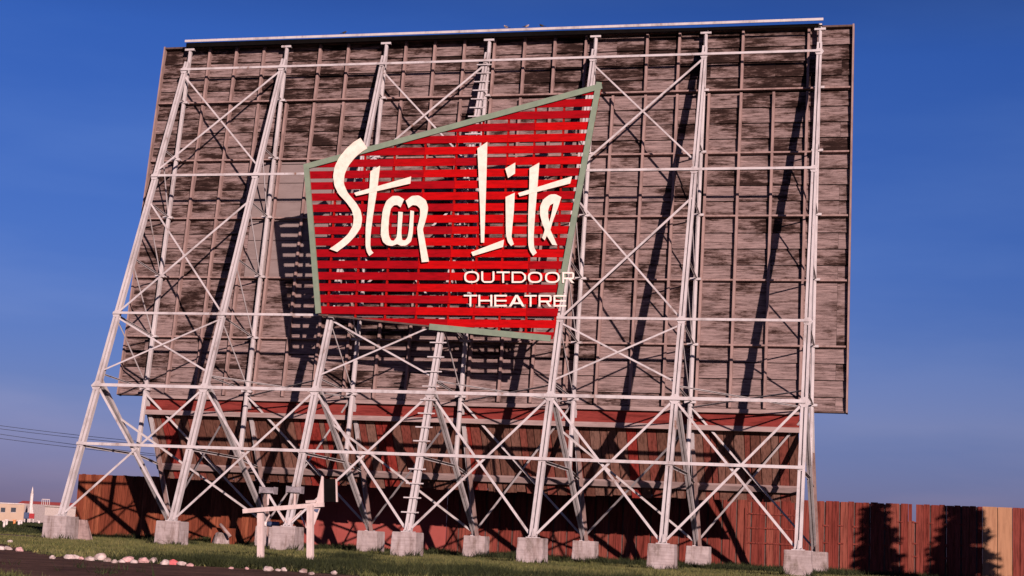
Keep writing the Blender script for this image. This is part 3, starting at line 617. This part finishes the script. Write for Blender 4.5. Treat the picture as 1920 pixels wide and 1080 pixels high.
# broken concrete and pipe left of the third footing
g_ = Vector((6.0, 12.5, 0))
p0 = at(422,1000,15.0)
deb = empty('concrete_rubble', (p0.x,15,0), 'broken round concrete stump with a pale pipe leaning on it by the fence', 'rubble')
bm = bmesh.new(); bmesh.ops.create_cone(bm, cap_ends=True, segments=12, radius1=.55, radius2=.35, depth=.8)
for v in bm.verts: v.co += Vector((jit(.08),jit(.08),jit(.08)))
me = bpy.data.meshes.new('stump'); bm.to_mesh(me); bm.free(); me.materials.append(M['concrete'])
o = bpy.data.objects.new('stump', me); col.objects.link(o); o.parent = deb; o.location = (-.25,0,.35)
mb = MB(); mb.cyl(at(413,983,14.6), at(432,1006,14.4), .11, 10); part(mb, 'pipe', M['beam'], deb, True)
mb = MB(); mb.box((-1.1,.3,-.05),(.55,.45,1.1)); o = mb.build('slab', M['fenceL'], deb)
# cone shaped concrete lump behind the first footing
bm = bmesh.new(); bmesh.ops.create_cone(bm, cap_ends=True, segments=14, radius1=.78, radius2=.36, depth=1.25)
bmesh.ops.subdivide_edges(bm, edges=bm.edges[:], cuts=2)
for v in bm.verts: v.co += Vector((jit(.06),jit(.06),jit(.04)))
me = bpy.data.meshes.new('concrete_lump'); bm.to_mesh(me); bm.free(); me.materials.append(M['beam'])
o = bpy.data.objects.new('concrete_lump', me); col.objects.link(o); o.location = (at(150,1000,1.6).x, 1.6, .55)
tag(o, 'pale cone shaped concrete lump just behind the leftmost footing', 'concrete lump')
# pipe stub capped in blue on the third footing
mb = MB(); c_ = at(512,983,4.0); mb.cyl((c_.x-.35,4.0,c_.z),(c_.x+.35,4.0,c_.z), .16, 12); bar_ = empty('metal_drum', (c_.x,4.0,c_.z-.2), 'small cream and blue drum propped behind the floodlight stand', 'drum')
part(mb, 'drum_body', M['blue'], bar_, True); mb = MB(); mb.cyl((c_.x-.60,4.0,c_.z),(c_.x-.352,4.0,c_.z), .17, 12); part(mb, 'drum_end', M['white'], bar_, True)
mb = MB(); mb.bar((c_.x-.3,4.0,c_.z-.15),(c_.x-.3,4.0,-.05), boxp(.1,.1), (0,-1,0)); mb.bar((c_.x+.25,4.0,c_.z-.15),(c_.x+.25,4.0,-.05), boxp(.1,.1), (0,-1,0)); part(mb, 'drum_cradle', M['stud'], bar_)

# ------------------------------------------------------------------ birds on the top rail
def bird(px, py, face_, label, pale=False):
    x = at(px, py, ytop-.52).x; z = 33.56; s = face_
    o = empty('bird', (x, ytop-.52, z), label, 'bird', 'birds perched on the top rail')
    bm = bmesh.new(); bmesh.ops.create_uvsphere(bm, u_segments=16, v_segments=12, radius=1)
    for v in bm.verts:
        t = v.co.x; k = 1-.45*max(0,-t)**1.5
        v.co = Vector((v.co.x*.15*s, v.co.y*.065*k, v.co.z*.075*k + .13 + t*.035))
    for mat4, r_ in ((Vector((.12*s,0,.20)), .045),):
        q = bmesh.ops.create_uvsphere(bm, u_segments=12, v_segments=8, radius=r_)
        for v in q['verts']: v.co += mat4
    me = bpy.data.meshes.new('body'); bm.to_mesh(me); bm.free(); me.materials.append(M['birdpale'] if pale else M['bird'])
    me.polygons.foreach_set('use_smooth', [True]*len(me.polygons))
    b_ = bpy.data.objects.new('body', me); col.objects.link(b_); b_.parent = o
    mb = MB(); mb.prism([(-.12*s,-.03,.11),(-.12*s,.03,.11),(-.28*s,.035,.07),(-.28*s,-.035,.07)], (0,0,.015)); mb.build('tail', M['bird'], o)
    mb = MB(); mb.prism([(.155*s,-.008,.20),(.155*s,.008,.20),(.20*s,0,.19)], (0,0,.012)); mb.build('beak', M['lampm'], o)
    for sy_ in (-.02,.02):
        mb = MB(); mb.cyl((.01*s,sy_,.0),(.01*s,sy_,.08), .007, 6); mb.build('leg', M['lampm'], o)
    mb = MB()
    for sy_ in (-1,1): mb.prism([(.09*s,sy_*.062,.17),(-.05*s,sy_*.066,.15),(-.18*s,sy_*.03,.09),(-.02*s,sy_*.066,.10)], (0,sy_*.008,0))
    mb.build('wings', M['bird'], o)
bird(645,66,1,'lone dark bird on the top rail toward the left, away from the others')
bird(949,55,-1,'pale brown bird, leftmost of the three together on the top rail', True)
bird(987,53,1,'bird with a pale breast, middle one of three on the top rail', True)
bird(1016,52,-1,'dark bird, rightmost of the three together on the top rail')

# ------------------------------------------------------------------ power lines behind, with their poles
cab = [((0,799),(233,826),'topmost'),((0,805),(233,831),'second from top'),((0,815),(233,846),'third from top'),((0,823),(222,849),'lowest')]
def pole(x, y, label):
    pr = empty('utility_pole', (x,y,0), label, 'utility pole')
    mb = MB(); mb.cyl((x,y,-.1),(x,y,10.6),.17,10,.11); part(mb, 'pole', M['bark'], pr, True)
    mb = MB(); mb.box((x-.07,y-1.3,9.9),(x+.07,y+1.3,10.05)); mb.box((x-.07,y-1.1,8.8),(x+.07,y+1.1,8.95)); part(mb, 'crossarm', M['bark'], pr)
PX1 = 5.0
for k, (a, b, w_) in enumerate(cab):
    A1, B1 = at(*a, 60), at(*b, 60); y = 60+k*.01
    x0, x1 = -62.0, PX1; s_ = (B1.z-A1.z)/(B1.x-A1.x); zm = (A1.z+B1.z)/2; xm = (A1.x+B1.x)/2
    mb = MB(); pts = [Vector((x, y, zm+s_*(x-xm)+.0011*(x-xm)**2)) for x in np.linspace(x0, x1, 24)]
    for p, q in zip(pts[:-1], pts[1:]): mb.cyl(p, q, .022, 6)
    tag(mb.build('power_cable', M['cable']), '%s of four dark power cables crossing the sky at the left' % w_, 'cable', 'power cables')
pole(PX1, 60.2, 'wooden utility pole standing behind the screen'); pole(-62, 60.2, 'wooden utility pole far off to the left')

# ------------------------------------------------------------------ far buildings, pylon, posts
BY = 420
def bwall(mb, px0, px1, py0, Y, dep): 
    a, b = at(px0, py0, Y), at(px1, py0, Y); mb.box((a.x, Y, -.1), (b.x, Y+dep, (a.z+b.z)/2)); return a, b
b1 = empty('low_building', (at(40,960,BY).x, BY, 0), 'long beige flat roofed building with square windows at the far left', 'building')
mb = MB(); a, b = bwall(mb, -90, 46, 943, BY, 30); part(mb, 'wall', M['beige'], b1); ht = (a.z+b.z)/2
mb = MB(); bwall(mb, 46.2, 88, 945.5, BY+.3, 25); part(mb, 'grey_wing', M['grey'], b1)
mb = MB(); mb.box((a.x-.3, BY-.3, ht), (b.x+.1, BY+30.2, ht+.35)); part(mb, 'roof', M['white'], b1)
for xa, xb in ((1,10),(20,30),(-18,-9),(-36,-27)):
    p, q = at(xa,960,BY-.1), at(xb,952,BY-.1); mb = MB(); mb.box((p.x, BY-.06, p.z), (q.x, BY-.002, q.z)); wn_ = part(mb, 'window', M['glass'], b1)
    mb = MB(); mb.box((p.x-.12, BY-.12, p.z-.15), (q.x+.12, BY-.062, p.z-.01)); part(mb, 'sill', M['white'], wn_)
b2 = empty('red_roofed_hall', (at(85,950,BY+45).x, BY+45, 0), 'wide hall with a dark red roof behind the beige building', 'building')
mb = MB(); bwall(mb, 24, 150, 950, BY+45, 30); part(mb, 'wall', M['palew'], b2)
p, q = at(24,948.5,BY+45), at(150,953.5,BY+45); pk0, pk1 = at(30,939,BY+48), at(146,944,BY+48)
mb = MB(); mb.prism([(p.x,p.y-.8,p.z),(q.x,p.y-.8,p.z),(q.x-3,p.y+3,pk1.z),(p.x+2,p.y+3,pk1.z)], (0,.5,.1)); mb.prism([(p.x,p.y+30,p.z),(q.x,p.y+30,p.z),(q.x-3,p.y+3.6,pk1.z+.05),(p.x+2,p.y+3.6,pk1.z+.05)], (0,-.4,.0)); part(mb, 'roof', M['redroof'], b2)
mb = MB(); p1 = at(78,945,BY+46); p2 = at(93,937,BY+46); 
for t in (0,.25,.5,.75,1): x = p1.x+(p2.x-p1.x)*t; mb.box((x-.08,BY+46,p1.z-1),(x+.08,BY+46.15,p2.z))
mb.box((p1.x,BY+46,p2.z),(p2.x,BY+46.2,p2.z+.2)); part(mb, 'roof_rack', M['white'], b2)
b3 = empty('pale_shed', (at(115,960,BY-30).x, BY-30, 0), 'pale siding shed behind the leftmost footing', 'building')
mb = MB(); bwall(mb, 85, 143, 949, BY-30, 14); part(mb, 'wall', M['palew'], b3)
p, q = at(84,949,BY-30), at(144,951,BY-30); mb = MB(); mb.prism([(p.x-.3,BY-30.6,p.z-.1),(p.x-.3,BY-15,p.z-.1),(p.x-.3,BY-23,p.z+.35)], (q.x-p.x+.6,0,0)); part(mb, 'roof', M['beige'], b3)
# white pointed pylon
py = BY-20; p = at(57,960,py); tp = at(57,912,py)
pyl = empty('white_pylon', (p.x,py,0), 'white pointed pylon rising above the red roof far away', 'pylon')
mb = MB(); mb.cyl((p.x,py,-.1),(p.x,py,tp.z*.80),.60,12,.50); part(mb, 'shaft', M['white'], pyl, True)
mb = MB(); mb.cyl((p.x,py,tp.z*.80),(p.x,py,tp.z),.48,12,.03); part(mb, 'point', M['white'], pyl, True)
for s_ in (-1,1):
    mb = MB(); mb.prism([(p.x+s_*.5,py,tp.z*.25),(p.x+s_*1.1,py,tp.z*.12),(p.x+s_*1.1,py,tp.z*.25),(p.x+s_*.5,py,tp.z*.5)], (0,.2,0)); part(mb, 'fin', M['white'], pyl)
def board(px0, px1, py0, py1, Y, mt, name, label, cat):
    a, b = at(px0,py1,Y), at(px1,py0,Y); o = empty(name, ((a.x+b.x)/2,Y,0), label, cat)
    mb = MB(); mb.box((a.x,Y,a.z),(b.x,Y+.3,b.z)); part(mb, 'panel', mt, o)
    mb = MB()
    for t in (.15,.85): x = a.x+(b.x-a.x)*t; mb.box((x-.12,Y+.31,-.1),(x+.12,Y+.5,b.z))
    part(mb, 'support', M['white'], o)
board(44,54,961,972,BY-60,M['blue'],'billboard','blue grey board left of the red board before the far building','billboard')
board(53,64,963,972,BY-58,M['red'],'billboard','red board standing in front of the far grey wing','billboard')
posts = [(7,990,976,'w'),(12,986,974,'w'),(26.5,983,974.5,'o'),(35,985,976,'w'),(39.5,984,975,'w'),(73,981,976,'w'),(-8,986,976,'w')]
pn = ['nearest white speaker post at the far left edge','white speaker post just right of the nearest one','short orange speaker post among the white ones','white speaker post just right of the orange one, left of a pair','white speaker post, right one of a close pair','lone white speaker post left of the first footing','white speaker post off the left side']
for (px, pyb, pyt, c_), lb in zip(posts, pn):
    g_ = gnd(px, pyb); t_ = at(px, pyt, g_.y); rr = .012*(g_.y-CAM.y)/14
    o = empty('speaker_post', (g_.x, g_.y, 0), lb, 'post', 'speaker posts in the far lot')
    mb = MB(); mb.cyl((g_.x,g_.y,-.05),(g_.x,g_.y,t_.z-.1),rr,8); part(mb, 'post', M['orange'] if c_=='o' else M['white'], o, True)
    mb = MB(); mb.box((g_.x-rr*1.5,g_.y-rr,t_.z-.12),(g_.x+rr*1.5,g_.y+rr,t_.z)); part(mb, 'speaker_box', M['orange'] if c_=='o' else M['white'], o)

# ------------------------------------------------------------------ spruces standing right of the view, throwing shadows on the fence
def spruce(x, y, h, r, label):
    o = empty('spruce_tree', (x,y,0), label, 'tree', 'spruce trees to the right')
    mb = MB(); mb.cyl((x,y,-.1),(x,y,h*.96),.20,10,.03); part(mb, 'trunk', M['bark'], o, True)
    V = []; F = []; zc = .35
    while zc < h:
        R_ = r*(1-zc/h)**.85*random.uniform(.85,1.12)+.06; nb = max(7, int(14*(1-zc/h)+8))
        for b_ in range(nb):
            an = random.random()*6.283; L_ = R_*random.uniform(.65,1.12); dx, dy = math.cos(an), math.sin(an); n_ = max(3, int(L_/.13))
            for t in range(n_):
                s_ = (t+.5)/n_*L_; bz = zc - s_*.28 + .10*(s_/max(L_,.1))**2
                for q in range(6):
                    wv = .30*(1-.5*t/n_); ox, oy, oz = random.uniform(-wv,wv), random.uniform(-wv,wv), random.uniform(-.22,.04)
                    c0 = Vector((dx*s_, dy*s_, bz)); c1 = c0+Vector((ox,oy,oz)); sd = Vector((random.uniform(-1,1),random.uniform(-1,1),random.uniform(-.6,.6))).normalized()*.12
                    k = len(V); V += [tuple(c0-sd), tuple(c0+sd), tuple(c1+sd*.3), tuple(c1-sd*.3)]; F.append((k,k+1,k+2,k+3))
        zc += .20
    me = bpy.data.meshes.new('crown'); me.from_pydata(V, [], F); me.materials.append(M['spruce'])
    c_ = bpy.data.objects.new('crown', me); col.objects.link(c_); c_.parent = o
t1 = at(1643,1000,FY) - SUND*25; spruce(t1.x, t1.y, 13.1, 2.65, 'dark spruce tree outside the right edge, left one of two')
t2 = at(1803,1000,FY) - SUND*25; spruce(t2.x, t2.y, 14.4, 3.4, 'taller dark spruce tree outside the right edge, right one of two')

# ------------------------------------------------------------------ grass and weeds
def inpoly(x, y, P):
    c_ = np.zeros(len(x), bool); n = len(P)
    for k in range(n):
        (x1,y1),(x2,y2) = P[k], P[(k+1)%n]
        cond = ((y1>y)!=(y2>y)) & (x < (x2-x1)*(y-y1)/((y2-y1)+1e-12)+x1); c_ ^= cond
    return c_
def tufts(name, X, Y, hmin, hmax, wd, nb, mt, spread=.10, lean=.5):
    n = len(X)*nb; bx = np.repeat(X, nb)+rng.normal(0,spread,n); by = np.repeat(Y, nb)+rng.normal(0,spread,n)
    sc = np.repeat(rng.uniform(.6,1.15,len(X))*(1+.35*np.sin(X*1.9+np.sin(Y*1.3)*2)*np.sin(Y*2.3+X*.7)), nb)
    h = rng.uniform(hmin,hmax,n)*sc; an = rng.uniform(0,6.283,n); wv = rng.uniform(.6,1.3,n)*wd
    lx, ly = rng.normal(0,lean,n)*h, rng.normal(0,lean,n)*h
    V = np.zeros((n,3,3)); V[:,0] = np.stack([bx-np.cos(an)*wv, by-np.sin(an)*wv, np.full(n,-.01)],1)
    V[:,1] = np.stack([bx+np.cos(an)*wv, by+np.sin(an)*wv, np.full(n,-.01)],1); V[:,2] = np.stack([bx+lx, by+ly, h],1)
    me = bpy.data.meshes.new(name); me.vertices.add(n*3); me.vertices.foreach_set('co', V.ravel())
    me.loops.add(n*3); me.loops.foreach_set('vertex_index', np.arange(n*3)); me.polygons.add(n)
    me.polygons.foreach_set('loop_start', np.arange(n)*3); me.polygons.foreach_set('loop_total', np.full(n,3)); me.update(); me.validate()
    me.materials.append(mt); o = bpy.data.objects.new(name, me); col.objects.link(o); return o
track = [(-60,30),(-9,13.2),(-3.5,7.2),(-1.2,3.6),(-3.0,2.4),(-12,6.0),(-60,20)]
def scatter(n, x0, x1, y0, y1):
    X = rng.uniform(x0,x1,n); Y = rng.uniform(y0,y1,n)
    dx, dy = X-CAM.x, Y-CAM.y; ang = np.arctan2(dx, dy)-YAW; keep = (np.abs(ang) < math.radians(19.5))
    for px_, py_, r__, c__ in rocks:
        q_ = gnd(px_, py_); keep &= ~((np.abs(X-q_.x) < r__+.25) & (Y < q_.y+.2) & (Y > q_.y-2.2))
    for P in (ROAD, track): keep &= ~inpoly(X+rng.normal(0,.25,n), Y+rng.normal(0,.25,n), P)
    return X[keep], Y[keep]
X, Y = scatter(95000, -30, 60, -44, 20)
o = tufts('grass', X, Y, .05, .17, .020, 4, M['grass'], .12); tag(o, 'low olive green grass round the footings', 'grass', kind='stuff')
X, Y = scatter(22000, 12, 50, -66, -46); hh = rng.random(len(X)) < np.clip(np.sin(X*1.3+Y)*.5+.35,0,1); X, Y = X[hh], Y[hh]
o = tufts('roadside_grass', X, Y, .04, .15, .012, 6, M['grass'], .10); tag(o, 'patchy yellow green grass at the near edge of the dirt track', 'grass', kind='stuff')
X, Y = scatter(60000, -230, -6, 12, 250)
o = tufts('field_grass', X, Y, .08, .24, .08, 3, M['weeds'], .3); tag(o, 'dark rough grass of the far field at left', 'grass', kind='stuff')
# weeds: taller, darker, round the footings, along the fence foot and in the shade strip
wx = []; wy = []; fx = []; fy = []
def clump(x, y, n, r, ): wx.extend(rng.normal(x,r,n)); wy.extend(rng.normal(y,r*.5,n))
for k in range(360): clump(rng.uniform(-10,62), FY-.5-abs(rng.normal(0,.45)), 26, .35)
for k in range(260): clump(rng.uniform(22,44), rng.uniform(10.5,18.5), 22, .5)
for k in range(60): clump(rng.uniform(8,22), rng.uniform(14.5,18.5), 18, .5)
for i in range(7):
    for s_ in (-1,1): clump(A_*i+s_*.75, -.85, 14, .22); clump(A_*i+s_*.8, RY-.8, 22, .25)
for (px, pyy) in ((385,1062),(410,1063),(440,1063),(475,1063),(610,1068),(640,1065),(660,1062),(560,1062),(150,1066),(170,1074),(870,1072),(880,1078),(650,1045),(655,1052),(305,1013),(330,1020)):
    g_ = gnd(px, pyy); fx.extend(rng.normal(g_.x,.8,260)); fy.extend(rng.normal(g_.y,.5,260))
o = tufts('weeds', np.array(wx), np.array(wy), .10, .46, .03, 5, M['weeds'], .10, .45); tag(o, 'dark leafy weeds along the fence and round the footings', 'weeds', kind='stuff')

fx += list(rng.uniform(24, 46, 5000)); yy_ = rng.uniform(-41, -30, 5000); fy += list(yy_)
fx = np.array(fx); fy = np.array(fy); kp = ~inpoly(fx+rng.normal(0,.3,len(fx)), fy, ROAD) | (rng.random(len(fx)) < .04)
for px_, py_, r__, c__ in rocks:
    q_ = gnd(px_, py_); kp &= ~((np.abs(fx-q_.x) < r__+.2) & (fy < q_.y+.2) & (fy > q_.y-3))
o = tufts('edge_weeds', fx[kp], fy[kp], .07, .32, .018, 7, M['weeds'], .08, .6); tag(o, 'dark low weeds along the edge of the dirt track', 'weeds', kind='stuff')
